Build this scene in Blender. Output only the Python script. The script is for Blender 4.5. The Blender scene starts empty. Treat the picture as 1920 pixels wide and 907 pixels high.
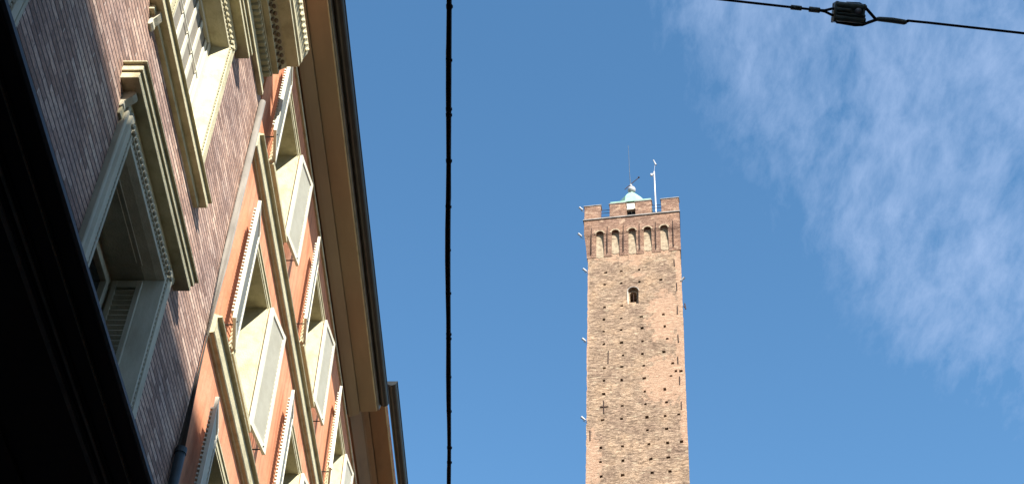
import bpy, bmesh, math, random
from mathutils import Vector, Matrix, noise
random.seed(7)
R = math.radians
Z0 = 1.6                       # eye height: heights "h" below are above the eye
S = bpy.context.scene
COL = S.collection
ORI = {}                       # world origin of every part (for parenting)

# ------------------------------------------------------------------ materials
def mat(name, rough=0.7, metallic=0.0, spec=0.3):
    m = bpy.data.materials.new(name); m.use_nodes = True
    b = m.node_tree.nodes['Principled BSDF']
    b.inputs['Roughness'].default_value = rough
    b.inputs['Metallic'].default_value = metallic
    b.inputs['Specular IOR Level'].default_value = spec
    return m, m.node_tree, b
def N(nt, t, **kw):
    n = nt.nodes.new(t)
    for k, v in kw.items():
        if k in n.inputs: n.inputs[k].default_value = v
        else: setattr(n, k, v)
    return n
AK = 0.72                     # overall paint and masonry lightness
def ramp(nt, stops, k=1.0):
    r = nt.nodes.new('ShaderNodeValToRGB'); e = r.color_ramp.elements
    while len(e) < len(stops): e.new(0.5)
    for i, (p, c) in enumerate(stops):
        e[i].position = p; e[i].color = (c[0]*k, c[1]*k, c[2]*k, 1)
    return r
def mottled(name, c1, c2, scale=3, rough=0.7, metallic=0, bump=0.0, bscale=40, c3=None, stretch=(1, 1, 1), spec=0.3, space='Object'):
    m, nt, b = mat(name, rough, metallic, spec); L = nt.links.new
    tc = N(nt, 'ShaderNodeTexCoord'); mp = N(nt, 'ShaderNodeMapping'); mp.inputs['Scale'].default_value = stretch
    L(tc.outputs[space], mp.inputs['Vector'])
    n1 = N(nt, 'ShaderNodeTexNoise', Scale=scale, Detail=6.0, Roughness=0.62); L(mp.outputs[0], n1.inputs['Vector'])
    st = [(0.34, c1), (0.64, c2)]
    if c3: st = [(0.30, c1), (0.52, c2), (0.74, c3)]
    r = ramp(nt, st, AK); L(n1.outputs['Fac'], r.inputs[0]); L(r.outputs[0], b.inputs['Base Color'])
    if bump:
        n2 = N(nt, 'ShaderNodeTexNoise', Scale=bscale, Detail=5.0); L(mp.outputs[0], n2.inputs['Vector'])
        bm = N(nt, 'ShaderNodeBump', Strength=bump, Distance=0.02); L(n2.outputs['Fac'], bm.inputs['Height']); L(bm.outputs[0], b.inputs['Normal'])
    return m

def brick_mat():
    m, nt, b = mat('mauve_brick', 0.85); L = nt.links.new
    tc = N(nt, 'ShaderNodeTexCoord'); sp = N(nt, 'ShaderNodeSeparateXYZ'); cb = N(nt, 'ShaderNodeCombineXYZ')
    L(tc.outputs['Object'], sp.inputs[0]); L(sp.outputs['Y'], cb.inputs['X']); L(sp.outputs['Z'], cb.inputs['Y'])
    wob = N(nt, 'ShaderNodeTexNoise', Scale=3.0, Detail=3.0); L(cb.outputs[0], wob.inputs['Vector'])
    ws = N(nt, 'ShaderNodeVectorMath', operation='SCALE'); ws.inputs['Scale'].default_value = 0.012; L(wob.outputs['Color'], ws.inputs[0])
    ad = N(nt, 'ShaderNodeVectorMath', operation='ADD'); L(cb.outputs[0], ad.inputs[0]); L(ws.outputs[0], ad.inputs[1])
    br = N(nt, 'ShaderNodeTexBrick'); br.offset = 0.5
    for k, v in {'Scale': 1.0, 'Mortar Size': 0.0045, 'Mortar Smooth': 0.3, 'Bias': 0.0, 'Brick Width': 0.27, 'Row Height': 0.074}.items(): br.inputs[k].default_value = v
    br.inputs['Color1'].default_value = (0, 0, 0, 1); br.inputs['Color2'].default_value = (1, 1, 1, 1); br.inputs['Mortar'].default_value = (0.5, 0.5, 0.5, 1)
    L(ad.outputs[0], br.inputs['Vector'])
    r = ramp(nt, [(0.0, (0.33, 0.215, 0.165)), (0.25, (0.46, 0.31, 0.24)), (0.7, (0.58, 0.41, 0.325)), (1.0, (0.76, 0.58, 0.46))], AK*1.12); L(br.outputs['Color'], r.inputs[0])
    mpn = N(nt, 'ShaderNodeMapping'); mpn.inputs['Scale'].default_value = (1, 2.2, 1); L(cb.outputs[0], mpn.inputs['Vector'])
    n1 = N(nt, 'ShaderNodeTexNoise', Scale=16.0, Detail=6.0, Roughness=0.72); L(mpn.outputs[0], n1.inputs['Vector'])
    mx = N(nt, 'ShaderNodeMix', data_type='RGBA', blend_type='MULTIPLY'); mx.inputs['Factor'].default_value = 0.8
    r1 = ramp(nt, [(0.32, (0.36, 0.33, 0.34)), (0.48, (0.85, 0.82, 0.81)), (0.68, (1.4, 1.33, 1.27))]); L(n1.outputs['Fac'], r1.inputs[0])
    L(r.outputs[0], mx.inputs['A']); L(r1.outputs[0], mx.inputs['B'])
    n3 = N(nt, 'ShaderNodeTexNoise', Scale=1.1, Detail=4.0); L(cb.outputs[0], n3.inputs['Vector'])
    r3 = ramp(nt, [(0.35, (0.80, 0.78, 0.82)), (0.65, (1.12, 1.05, 1.0))]); L(n3.outputs['Fac'], r3.inputs[0])
    m3 = N(nt, 'ShaderNodeMix', data_type='RGBA', blend_type='MULTIPLY'); m3.inputs['Factor'].default_value = 1.0
    L(mx.outputs['Result'], m3.inputs['A']); L(r3.outputs[0], m3.inputs['B'])
    # deep bed joints: distance to the nearest course line
    spz = N(nt, 'ShaderNodeSeparateXYZ'); L(ad.outputs[0], spz.inputs[0])
    dv = N(nt, 'ShaderNodeMath', operation='DIVIDE'); L(spz.outputs['Y'], dv.inputs[0]); dv.inputs[1].default_value = 0.074
    fr = N(nt, 'ShaderNodeMath', operation='FRACT'); L(dv.outputs[0], fr.inputs[0])
    sb = N(nt, 'ShaderNodeMath', operation='SUBTRACT'); L(fr.outputs[0], sb.inputs[0]); sb.inputs[1].default_value = 0.5
    ab = N(nt, 'ShaderNodeMath', operation='ABSOLUTE'); L(sb.outputs[0], ab.inputs[0])
    bj = N(nt, 'ShaderNodeMapRange', interpolation_type='SMOOTHSTEP'); L(ab.outputs[0], bj.inputs['Value']); bj.inputs['From Min'].default_value = 0.34; bj.inputs['From Max'].default_value = 0.45
    md = N(nt, 'ShaderNodeMix', data_type='RGBA'); L(bj.outputs[0], md.inputs['Factor']); L(m3.outputs['Result'], md.inputs['A']); md.inputs['B'].default_value = (0.10, 0.072, 0.064, 1)
    # head joints: partly pale lime specks
    n2 = N(nt, 'ShaderNodeTexNoise', Scale=7.0, Detail=3.0); L(cb.outputs[0], n2.inputs['Vector'])
    r2 = ramp(nt, [(0.48, (0.22, 0.15, 0.13)), (0.56, (0.42, 0.33, 0.28)), (0.62, (0.85, 0.74, 0.62))], AK); L(n2.outputs['Fac'], r2.inputs[0])
    nb = N(nt, 'ShaderNodeMath', operation='SUBTRACT'); nb.inputs[0].default_value = 1.0; L(bj.outputs[0], nb.inputs[1])
    hj = N(nt, 'ShaderNodeMath', operation='MULTIPLY'); L(br.outputs['Fac'], hj.inputs[0]); L(nb.outputs[0], hj.inputs[1])
    m2 = N(nt, 'ShaderNodeMix', data_type='RGBA'); L(hj.outputs[0], m2.inputs['Factor']); L(md.outputs['Result'], m2.inputs['A']); L(r2.outputs[0], m2.inputs['B'])
    L(m2.outputs['Result'], b.inputs['Base Color'])
    ad2 = N(nt, 'ShaderNodeMath', operation='MULTIPLY_ADD'); ad2.inputs[1].default_value = 0.6; L(n1.outputs['Fac'], ad2.inputs[0]); L(nb.outputs[0], ad2.inputs[2])
    bm = N(nt, 'ShaderNodeBump', Strength=1.0, Distance=0.012); L(ad2.outputs[0], bm.inputs['Height']); L(bm.outputs[0], b.inputs['Normal'])
    return m

def tower_mat(name, red=False):
    m, nt, b = mat(name, 0.9, 0, 0.15); L = nt.links.new
    tc = N(nt, 'ShaderNodeTexCoord'); sp = N(nt, 'ShaderNodeSeparateXYZ'); L(tc.outputs['Object'], sp.inputs[0])
    sm = N(nt, 'ShaderNodeMath', operation='ADD'); L(sp.outputs['X'], sm.inputs[0]); L(sp.outputs['Y'], sm.inputs[1])
    cb = N(nt, 'ShaderNodeCombineXYZ'); L(sm.outputs[0], cb.inputs['X']); L(sp.outputs['Z'], cb.inputs['Y'])
    # wavering courses
    w = N(nt, 'ShaderNodeTexNoise', Scale=0.8, Detail=4.0); L(cb.outputs[0], w.inputs['Vector'])
    ws = N(nt, 'ShaderNodeVectorMath', operation='SCALE'); ws.inputs['Scale'].default_value = 0.35; L(w.outputs['Color'], ws.inputs[0])
    ad = N(nt, 'ShaderNodeVectorMath', operation='ADD'); L(cb.outputs[0], ad.inputs[0]); L(ws.outputs[0], ad.inputs[1])
    mp = N(nt, 'ShaderNodeMapping'); mp.inputs['Scale'].default_value = (1, 3.2, 1); L(ad.outputs[0], mp.inputs['Vector'])
    n1 = N(nt, 'ShaderNodeTexNoise', Scale=3.2, Detail=9.0, Roughness=0.82); L(mp.outputs[0], n1.inputs['Vector'])
    if red: st = [(0.34, (0.06, 0.04, 0.032)), (0.45, (0.22, 0.135, 0.10)), (0.55, (0.36, 0.235, 0.175)), (0.66, (0.54, 0.40, 0.30))]
    else: st = [(0.34, (0.035, 0.028, 0.021)), (0.43, (0.165, 0.118, 0.085)), (0.53, (0.345, 0.252, 0.182)), (0.64, (0.60, 0.465, 0.345))]
    r1 = ramp(nt, st, AK*(1.06 if red else 1.16)); L(n1.outputs['Fac'], r1.inputs[0])
    br = N(nt, 'ShaderNodeTexBrick')
    for k, v in {'Scale': 1.0, 'Mortar Size': 0.02, 'Mortar Smooth': 0.4, 'Bias': 0.0, 'Brick Width': 0.55, 'Row Height': 0.17}.items(): br.inputs[k].default_value = v
    br.inputs['Color1'].default_value = (0.62, 0.58, 0.52, 1); br.inputs['Color2'].default_value = (1.15, 1.1, 1.02, 1); br.inputs['Mortar'].default_value = (0.62, 0.58, 0.52, 1)
    L(ad.outputs[0], br.inputs['Vector'])
    mb = N(nt, 'ShaderNodeMix', data_type='RGBA', blend_type='MULTIPLY'); mb.inputs['Factor'].default_value = 0.55; L(r1.outputs[0], mb.inputs['A']); L(br.outputs['Color'], mb.inputs['B'])
    nb_ = N(nt, 'ShaderNodeTexNoise', Scale=0.55, Detail=4.0, Roughness=0.6); L(cb.outputs[0], nb_.inputs['Vector'])
    rb_ = ramp(nt, [(0.32, (0.74, 0.70, 0.72)), (0.5, (1.0, 0.98, 0.98)), (0.68, (1.20, 1.13, 1.06))]); L(nb_.outputs['Fac'], rb_.inputs[0])
    mb_ = N(nt, 'ShaderNodeMix', data_type='RGBA', blend_type='MULTIPLY'); mb_.inputs['Factor'].default_value = 1.0; L(mb.outputs['Result'], mb_.inputs['A']); L(rb_.outputs[0], mb_.inputs['B'])
    cur = mb_.outputs['Result']
    h = n1.outputs['Fac']
    if not red:
        # smooth pinkish repairs: irregular patches at fixed places on the face
        nz = N(nt, 'ShaderNodeTexNoise', Scale=1.6, Detail=9.0, Roughness=0.75); L(cb.outputs[0], nz.inputs['Vector'])
        tot = None
        for (px, pz, rx, rz) in TPATCH:
            sx = N(nt, 'ShaderNodeMath', operation='SUBTRACT'); L(sp.outputs['X'], sx.inputs[0]); sx.inputs[1].default_value = px
            dx = N(nt, 'ShaderNodeMath', operation='DIVIDE'); L(sx.outputs[0], dx.inputs[0]); dx.inputs[1].default_value = rx
            x2 = N(nt, 'ShaderNodeMath', operation='MULTIPLY'); L(dx.outputs[0], x2.inputs[0]); L(dx.outputs[0], x2.inputs[1])
            sz = N(nt, 'ShaderNodeMath', operation='SUBTRACT'); L(sp.outputs['Z'], sz.inputs[0]); sz.inputs[1].default_value = TZ + pz
            dz = N(nt, 'ShaderNodeMath', operation='DIVIDE'); L(sz.outputs[0], dz.inputs[0]); dz.inputs[1].default_value = rz
            z2 = N(nt, 'ShaderNodeMath', operation='MULTIPLY_ADD'); L(dz.outputs[0], z2.inputs[0]); L(dz.outputs[0], z2.inputs[1]); L(x2.outputs[0], z2.inputs[2])
            sb = N(nt, 'ShaderNodeMath', operation='SUBTRACT'); sb.inputs[0].default_value = 1.0; L(z2.outputs[0], sb.inputs[1])
            if tot is None: tot = sb.outputs[0]
            else:
                mxn = N(nt, 'ShaderNodeMath', operation='MAXIMUM'); L(tot, mxn.inputs[0]); L(sb.outputs[0], mxn.inputs[1]); tot = mxn.outputs[0]
        nn = N(nt, 'ShaderNodeMath', operation='MULTIPLY_ADD'); L(nz.outputs['Fac'], nn.inputs[0]); nn.inputs[1].default_value = 6.0; nn.inputs[2].default_value = -2.8
        sm2 = N(nt, 'ShaderNodeMath', operation='ADD'); L(tot, sm2.inputs[0]); L(nn.outputs[0], sm2.inputs[1])
        rp = ramp(nt, [(0.12, (0, 0, 0)), (0.30, (1, 1, 1))]); L(sm2.outputs[0], rp.inputs[0])
        rc = ramp(nt, [(0.35, (0.32, 0.185, 0.12)), (0.5, (0.48, 0.305, 0.205)), (0.66, (0.62, 0.44, 0.31))], AK*.98); L(n1.outputs['Fac'], rc.inputs[0])
        rpf = N(nt, 'ShaderNodeMath', operation='MULTIPLY'); rpf.inputs[1].default_value = 0.85; L(rp.outputs[0], rpf.inputs[0])
        mp2 = N(nt, 'ShaderNodeMix', data_type='RGBA'); L(rpf.outputs[0], mp2.inputs['Factor']); L(cur, mp2.inputs['A']); L(rc.outputs[0], mp2.inputs['B'])
        cur = mp2.outputs['Result']
        # small pale lime smears
        nw = N(nt, 'ShaderNodeTexNoise', Scale=1.7, Detail=5.0); L(mp.outputs[0], nw.inputs['Vector'])
        rw = ramp(nt, [(0.62, (0, 0, 0)), (0.70, (0.7, 0.7, 0.7))]); L(nw.outputs['Fac'], rw.inputs[0])
        mw = N(nt, 'ShaderNodeMix', data_type='RGBA'); L(rw.outputs[0], mw.inputs['Factor']); L(cur, mw.inputs['A']); mw.inputs['B'].default_value = (0.42, 0.34, 0.235, 1)
        cur = mw.outputs['Result']
    else:
        nw = N(nt, 'ShaderNodeTexNoise', Scale=1.3, Detail=6.0); L(cb.outputs[0], nw.inputs['Vector'])
        rw = ramp(nt, [(0.58, (0, 0, 0)), (0.66, (0.75, 0.75, 0.75))]); L(nw.outputs['Fac'], rw.inputs[0])
        mw = N(nt, 'ShaderNodeMix', data_type='RGBA'); L(rw.outputs[0], mw.inputs['Factor']); L(cur, mw.inputs['A']); mw.inputs['B'].default_value = (0.38, 0.27, 0.19, 1)
        cur = mw.outputs['Result']
    L(cur, b.inputs['Base Color'])
    bm = N(nt, 'ShaderNodeBump', Strength=0.9, Distance=0.10); L(h, bm.inputs['Height']); L(bm.outputs[0], b.inputs['Normal'])
    return m

def render_mat():
    m, nt, b = mat('salmon_render', 0.9, 0, .2); L = nt.links.new
    tc = N(nt, 'ShaderNodeTexCoord')
    n1 = N(nt, 'ShaderNodeTexNoise', Scale=1.2, Detail=8.0, Roughness=0.65); L(tc.outputs['Object'], n1.inputs['Vector'])
    r1 = ramp(nt, [(0.30, (0.68, 0.28, 0.15)), (0.5, (0.80, 0.35, 0.195)), (0.70, (0.90, 0.44, 0.265))], AK*1.04); L(n1.outputs['Fac'], r1.inputs[0])
    mp = N(nt, 'ShaderNodeMapping'); mp.inputs['Scale'].default_value = (5, 5, .35); L(tc.outputs['Object'], mp.inputs['Vector'])
    n2 = N(nt, 'ShaderNodeTexNoise', Scale=1.6, Detail=6.0, Roughness=0.6); L(mp.outputs[0], n2.inputs['Vector'])
    r2 = ramp(nt, [(0.36, (0.68, 0.66, 0.66)), (0.52, (1.0, 1.0, 1.0)), (0.70, (1.06, 1.08, 1.10))]); L(n2.outputs['Fac'], r2.inputs[0])
    mx = N(nt, 'ShaderNodeMix', data_type='RGBA', blend_type='MULTIPLY'); mx.inputs['Factor'].default_value = 0.8; L(r1.outputs[0], mx.inputs['A']); L(r2.outputs[0], mx.inputs['B'])
    L(mx.outputs['Result'], b.inputs['Base Color'])
    n3 = N(nt, 'ShaderNodeTexNoise', Scale=9.0, Detail=8.0); L(tc.outputs['Object'], n3.inputs['Vector'])
    bm = N(nt, 'ShaderNodeBump', Strength=0.35, Distance=0.02); L(n3.outputs['Fac'], bm.inputs['Height']); L(bm.outputs[0], b.inputs['Normal'])
    return m
TZ = 86.6 / 0.99919696          # tower: local height of the battlement datum
TPATCH = [(0.1, -3.6, 4.2, 1.5), (2.5, -11.5, 1.3, 2.6), (2.4, -17.9, 1.7, 2.2), (3.6, -14.6, 0.4, 4.0), (3.6, -21.0, .3, 3.5), (-3.0, -24.8, 0.75, 2.4), (0.35, -5.6, .55, 0.35),
          (-3.4, -14.0, 0.14, 9.0), (3.7, -8.0, 0.3, 4.0), (0.5, -6.9, .5, .25)]
M = {
 'brick': brick_mat(),
 'cream': mottled('cream_stone_paint', (0.46, 0.405, 0.25), (0.65, 0.585, 0.37), 5, 0.75, 0, 0.3, 45, c3=(0.70, 0.64, 0.43)),
 'greycream': mottled('shaded_cream_paint', (0.50, 0.455, 0.33), (0.68, 0.63, 0.47), 5, 0.75, 0, 0.15, 50, stretch=(1, 1, .3)),  # greyer copy of cream: partial shade of the lower windows put into paint
 'shutter': mottled('ivory_shutter_paint', (0.66, 0.63, 0.50), (0.75, 0.725, 0.59), 5, 0.5, 0, 0.04, 60),
 'orange': render_mat(),
 'soffit': mottled('ochre_soffit_paint', (0.32, 0.26, 0.17), (0.42, 0.34, 0.22), 1.5, 0.85, 0, 0.1, 20, stretch=(1, .25, 1)),
 'soffit_red': mottled('stained_soffit_paint', (0.18, 0.115, 0.07), (0.28, 0.19, 0.11), 1.6, 0.85, 0, 0.1, 20, c3=(0.33, 0.17, 0.09), stretch=(1, .3, 1)),
 'umber': mottled('umber_moulding_paint', (0.20, 0.145, 0.095), (0.28, 0.205, 0.13), 2, 0.8, 0, .05, 30),
 'taupe': mottled('taupe_panel_paint', (0.27, 0.235, 0.18), (0.34, 0.30, 0.235), 3, 0.6, 0, .03, 40),
 'zinc': mottled('zinc_grey', (0.15, 0.16, 0.15), (0.24, 0.245, 0.225), 5, 0.5, 0.3, 0.08, 30, stretch=(1, 1, .3)),
 'pipegrey': mottled('sunlit_pipe_paint', (0.17, 0.155, 0.135), (0.27, 0.245, 0.21), 7, 0.7, 0, .1, 30, stretch=(1, 1, .4)),  # upper run of the pipe: sunlight put into the grey
 'teal': mottled('shaded_pipe_paint', (0.035, 0.05, 0.055), (0.06, 0.08, 0.085), 6, 0.45, 0.2, .05, 40),  # lower run and collar of the same pipe: shade put into the colour
 'gutter': mottled('dark_gutter_metal', (0.012, 0.014, 0.014), (0.024, 0.028, 0.028), 4, 0.4, 0.0, .03, 30),
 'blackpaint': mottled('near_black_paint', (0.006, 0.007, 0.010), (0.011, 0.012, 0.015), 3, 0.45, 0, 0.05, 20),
 'rim': mottled('blue_grey_flashing', (0.016, 0.020, 0.024), (0.035, 0.042, 0.048), 6, 0.5, 0.2, .1, 30),
 'glass': mottled('dark_window_glass', (0.01, 0.014, 0.015), (0.02, 0.026, 0.027), 1, 0.06, 0, 0, spec=0.6),
 'tower': tower_mat('ancient_tan_masonry'),
 'towerred': tower_mat('red_brick_masonry', True),
 'verdigris': mottled('pale_verdigris_copper', (0.24, 0.44, 0.34), (0.34, 0.54, 0.43), 2, 0.6, 0, .1, 10),
 'palemetal': mottled('pale_painted_metal', (0.42, 0.42, 0.44), (0.56, 0.56, 0.58), 4, 0.4, 0.1),
 'coping': mottled('grey_lead_coping', (0.25, 0.23, 0.21), (0.42, 0.39, 0.36), 2, 0.6, 0, .1, 10),
 'iron': mottled('rusty_iron', (0.035, 0.018, 0.014), (0.07, 0.035, 0.025), 4, 0.8),
 'rubber': mottled('black_cable_rubber', (0.006, 0.007, 0.010), (0.012, 0.013, 0.017), 8, 0.55),
 'wire': mottled('dark_steel_wire', (0.02, 0.024, 0.036), (0.04, 0.045, 0.06), 20, 0.5, 0.3),
 'insul': mottled('dark_green_glazed_insulator', (0.20, 0.25, 0.22), (0.30, 0.36, 0.32), 30, 0.35, 0, .1, 60),
 'tile': mottled('terracotta_roof', (0.28, 0.13, 0.07), (0.40, 0.20, 0.11), 6, 0.9, 0, .4, 12),
 'asphalt': mottled('asphalt', (0.04, 0.04, 0.042), (0.06, 0.06, 0.06), 8, 0.9, 0, .3, 60),
 'paving': mottled('stone_paving', (0.16, 0.15, 0.14), (0.24, 0.22, 0.20), 3, 0.85, 0, .2, 30),
 'ochre': mottled('ochre_render', (0.38, 0.24, 0.12), (0.45, 0.29, 0.15), 2, 0.9, 0, .1, 20),
 'plaster': mottled('pale_lime_plaster', (0.20, 0.145, 0.10), (0.40, 0.315, 0.215), 3.2, 0.9, 0, .5, 9, c3=(0.50, 0.40, 0.28)),
 'lintel_lit_jamb': mottled('pale_lintel_and_lit_jamb', (0.60, 0.55, 0.45), (0.70, 0.65, 0.55), 4, 0.8),  # turret lintel colour, also stands for sunlight on the tower window jamb
}

# ------------------------------------------------------------------ mesh builder
class MB:
    def __init__(s): s.v = []; s.f = []
    def add(s, vs, fs):
        o = len(s.v); s.v += [tuple(v) for v in vs]; s.f += [tuple(i + o for i in f) for f in fs]; return s
    def box(s, x0, x1, y0, y1, z0, z1):
        return s.add([(x0,y0,z0),(x1,y0,z0),(x1,y1,z0),(x0,y1,z0),(x0,y0,z1),(x1,y0,z1),(x1,y1,z1),(x0,y1,z1)],
                     [(0,3,2,1),(4,5,6,7),(0,1,5,4),(1,2,6,5),(2,3,7,6),(3,0,4,7)])
    def prism_y(s, prof, y0, y1):             # prof: (a, h) with x = -a
        n = len(prof)
        return s.add([(-a, y0, h) for a, h in prof] + [(-a, y1, h) for a, h in prof],
                     [tuple(range(n)), tuple(range(2*n-1, n-1, -1))] + [(i, (i+1) % n, n+(i+1) % n, n+i) for i in range(n)])
    def prism_z(s, prof, z0, z1):             # prof: (x, y)
        n = len(prof)
        return s.add([(x, y, z0) for x, y in prof] + [(x, y, z1) for x, y in prof],
                     [tuple(range(n)), tuple(range(2*n-1, n-1, -1))] + [(i, (i+1) % n, n+(i+1) % n, n+i) for i in range(n)])
    def tube(s, pts, r, n=10, cap=True):
        pts = [Vector(p) for p in pts]; rings = []
        rs = r if isinstance(r, (list, tuple)) else [r]*len(pts)
        for i, p in enumerate(pts):
            d = (pts[min(i+1, len(pts)-1)] - pts[max(i-1, 0)]).normalized()
            a = d.cross(Vector((0, 0, 1)));
            if a.length < 1e-3: a = d.cross(Vector((0, 1, 0)))
            a.normalize(); b = d.cross(a)
            rings.append([p + (a*math.cos(2*math.pi*k/n) + b*math.sin(2*math.pi*k/n))*rs[i] for k in range(n)])
        vs = [v for rg in rings for v in rg]; fs = []
        for i in range(len(pts)-1):
            for k in range(n): fs.append((i*n+k, i*n+(k+1) % n, (i+1)*n+(k+1) % n, (i+1)*n+k))
        if cap: fs += [tuple(range(n)), tuple(range(len(vs)-1, len(vs)-n-1, -1))]
        return s.add(vs, fs)
    def lathe(s, prof, cx, cy, n=16):          # prof: (r, z)
        vs = [(cx + r*math.cos(2*math.pi*k/n+math.pi/n), cy + r*math.sin(2*math.pi*k/n+math.pi/n), z) for r, z in prof for k in range(n)]
        fs = [(i*n+k, i*n+(k+1) % n, (i+1)*n+(k+1) % n, (i+1)*n+k) for i in range(len(prof)-1) for k in range(n)]
        fs += [tuple(range(n)), tuple(range(len(vs)-1, len(vs)-n-1, -1))]
        return s.add(vs, fs)
    def ball(s, c, r, n=8, sc=(1, 1, 1)):
        vs = []; fs = []; m = n//2+1
        for i in range(1, m):
            t = math.pi*i/m
            for k in range(n): vs.append((c[0]+r*sc[0]*math.sin(t)*math.cos(2*math.pi*k/n), c[1]+r*sc[1]*math.sin(t)*math.sin(2*math.pi*k/n), c[2]+r*sc[2]*math.cos(t)))
        for i in range(m-2):
            for k in range(n): fs.append((i*n+k, i*n+(k+1) % n, (i+1)*n+(k+1) % n, (i+1)*n+k))
        t = len(vs); vs += [(c[0], c[1], c[2]+r*sc[2]), (c[0], c[1], c[2]-r*sc[2])]
        for k in range(n): fs += [(k, (k+1) % n, t), ((m-2)*n+k, (m-2)*n+(k+1) % n, t+1)]
        return s.add(vs, fs)
    def build(s, name, m, parent=None, origin=None, dz=Z0, smooth=False, bevel=0.0, label=None, local=False):
        me = bpy.data.meshes.new(name)
        pw = ORI.get(parent.name, Vector((0, 0, 0))) if parent else Vector((0, 0, 0))
        org = Vector(origin) if origin is not None else (pw if parent else Vector((0, 0, 0)))
        if local: me.from_pydata(s.v, [], s.f)
        else: me.from_pydata([(x-org.x, y-org.y, z+dz-org.z) for x, y, z in s.v], [], s.f)
        bm = bmesh.new(); bm.from_mesh(me); bmesh.ops.recalc_face_normals(bm, faces=bm.faces); bm.to_mesh(me); bm.free()
        me.materials.append(M[m])
        if smooth:
            for p in me.polygons: p.use_smooth = True
        o = bpy.data.objects.new(name, me); COL.objects.link(o)
        if parent: o.parent = parent
        o.location = (0, 0, 0) if local else (org - pw)
        ORI[o.name] = org
        if bevel:
            b = o.modifiers.new('bevel', 'BEVEL'); b.width = bevel; b.segments = 2; b.limit_method = 'ANGLE'; b.angle_limit = R(35)
        if label: o['label'] = label
        return o
def thing(name, label, cat, loc, group=None):
    o = bpy.data.objects.new(name, None); COL.objects.link(o); o.location = loc; o.empty_display_size = .3
    o['label'] = label; o['category'] = cat
    if group: o['group'] = group
    ORI[o.name] = Vector(loc); return o
def kids(o): return [c for c in bpy.data.objects if c.parent == o]
def copy_part(o, parent, delta):
    c = o.copy(); COL.objects.link(c); c.parent = parent; c.location = o.location + Vector(delta)
    for k in kids(o):
        d = k.copy(); COL.objects.link(d); d.parent = c
    return c
def boolean_cut(o, cutters):
    cme = bpy.data.meshes.new('cut'); cme.from_pydata(cutters.v, [], cutters.f)
    bm = bmesh.new(); bm.from_mesh(cme); bmesh.ops.recalc_face_normals(bm, faces=bm.faces); bm.to_mesh(cme); bm.free()
    co = bpy.data.objects.new('cut', cme); COL.objects.link(co); co.parent = o.parent
    md = o.modifiers.new('b', 'BOOLEAN'); md.operation = 'DIFFERENCE'; md.object = co; md.solver = 'EXACT'; md.use_self = True
    dg = bpy.context.evaluated_depsgraph_get(); me = bpy.data.meshes.new_from_object(o.evaluated_get(dg))
    o.modifiers.clear(); old = o.data; o.data = me; me.name = old.name
    bpy.data.objects.remove(co); bpy.data.meshes.remove(cme)

def wall_cells(mb, a, thick, y0, y1, h0, h1, openings):
    ys = sorted({y0, y1} | {v for o in openings for v in (o[0], o[1])}); hs = sorted({h0, h1} | {v for o in openings for v in (o[2], o[3])})
    for i in range(len(ys)-1):
        run = None
        for j in range(len(hs)-1):
            yc, hc = (ys[i]+ys[i+1])/2, (hs[j]+hs[j+1])/2
            hole = any(o[0] < yc < o[1] and o[2] < hc < o[3] for o in openings)
            if not hole: run = (run[0] if run else hs[j], hs[j+1])
            if (hole or j == len(hs)-2) and run: mb.box(-a-thick, -a, ys[i], ys[i+1], run[0], run[1]); run = None

# ================================================================== GROUND
g = MB().box(-400, 400, -400, 600, -1.85, -1.6).build('ground', 'asphalt'); g['kind'] = 'structure'
g = MB().box(-1.9, 3.4, -60, 140, -1.6, -1.596).build('road', 'asphalt'); g['kind'] = 'structure'
pm = MB()
for (x0, x1) in ((-3.5, -1.9), (3.4, 5.2)):
    pm.box(x0, x1, -60, 60, -1.6, -1.48)
g = pm.build('pavement', 'paving', bevel=.01); g['kind'] = 'structure'

# ================================================================== BRICK BUILDING
W = 3.5
bb = thing('brick_building', 'mauve brick building with cream carved window hoods and heavy cream cornice', 'building', (-3.5, -1.5, 0))
cols = [8.27, 4.26, 0.25, -3.76]; OW = 0.76
rows = [(7.14, 9.15), (10.86, 12.84)]
ops = [(c-.79, c+.79, r0, r1+.045) for c in cols for r0, r1 in rows]
mb = MB(); wall_cells(mb, W, 0.5, -14, 10.80, -1.6, 14.2, ops); mb.build('wall', 'brick', bb)
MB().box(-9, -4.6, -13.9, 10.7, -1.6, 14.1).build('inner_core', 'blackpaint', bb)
# cornice
prof = [(3.6,14.08),(3.44,14.08),(3.44,14.15),(3.465,14.16),(3.465,14.375),(3.49,14.375),(3.49,14.475),(3.375,14.475),(3.375,14.52),(3.30,14.52),(3.30,14.60),
        (3.27,14.63),(3.21,14.68),(3.06,14.68),(3.06,14.745),(3.035,14.76),(3.035,14.83),(3.02,14.88),(2.985,14.97),(2.975,15.07),(3.6,15.3)]
co = MB().prism_y(prof, -14, 10.62).build('cornice', 'cream', bb, bevel=.004)
dm = MB(); y = 8.2
while y < 10.58:
    dm.box(-3.492, -3.39, y, y+.052, 14.376, 14.474); dm.ball((-3.388, y+.029, 14.42), .027, 6, (.6, 1, 1.2)); y += .092
dm.build('dentil_band', 'cream', co)
dm = MB(); y = 8.2
while y < 10.58:
    dm.ball((-3.25, y, 14.63), .026, 10, (1, 1.3, .9)); dm.box(-3.30, -3.27, y+.04, y+.055, 14.55, 14.63); y += .105
dm.build('egg_moulding', 'umber', co, smooth=True)
dm = MB(); y = 8.2
while y < 10.60:
    r = random.uniform(.8, 1.15)
    dm.ball((-2.992, y, 14.955), .036*r, 6, (.7, .85, 1.5)); dm.ball((-2.982, y+.045, 15.01), .022, 6, (.8, 1, 1.3)); y += .09
dm.build('leaf_moulding', 'cream', co, smooth=True)
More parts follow.
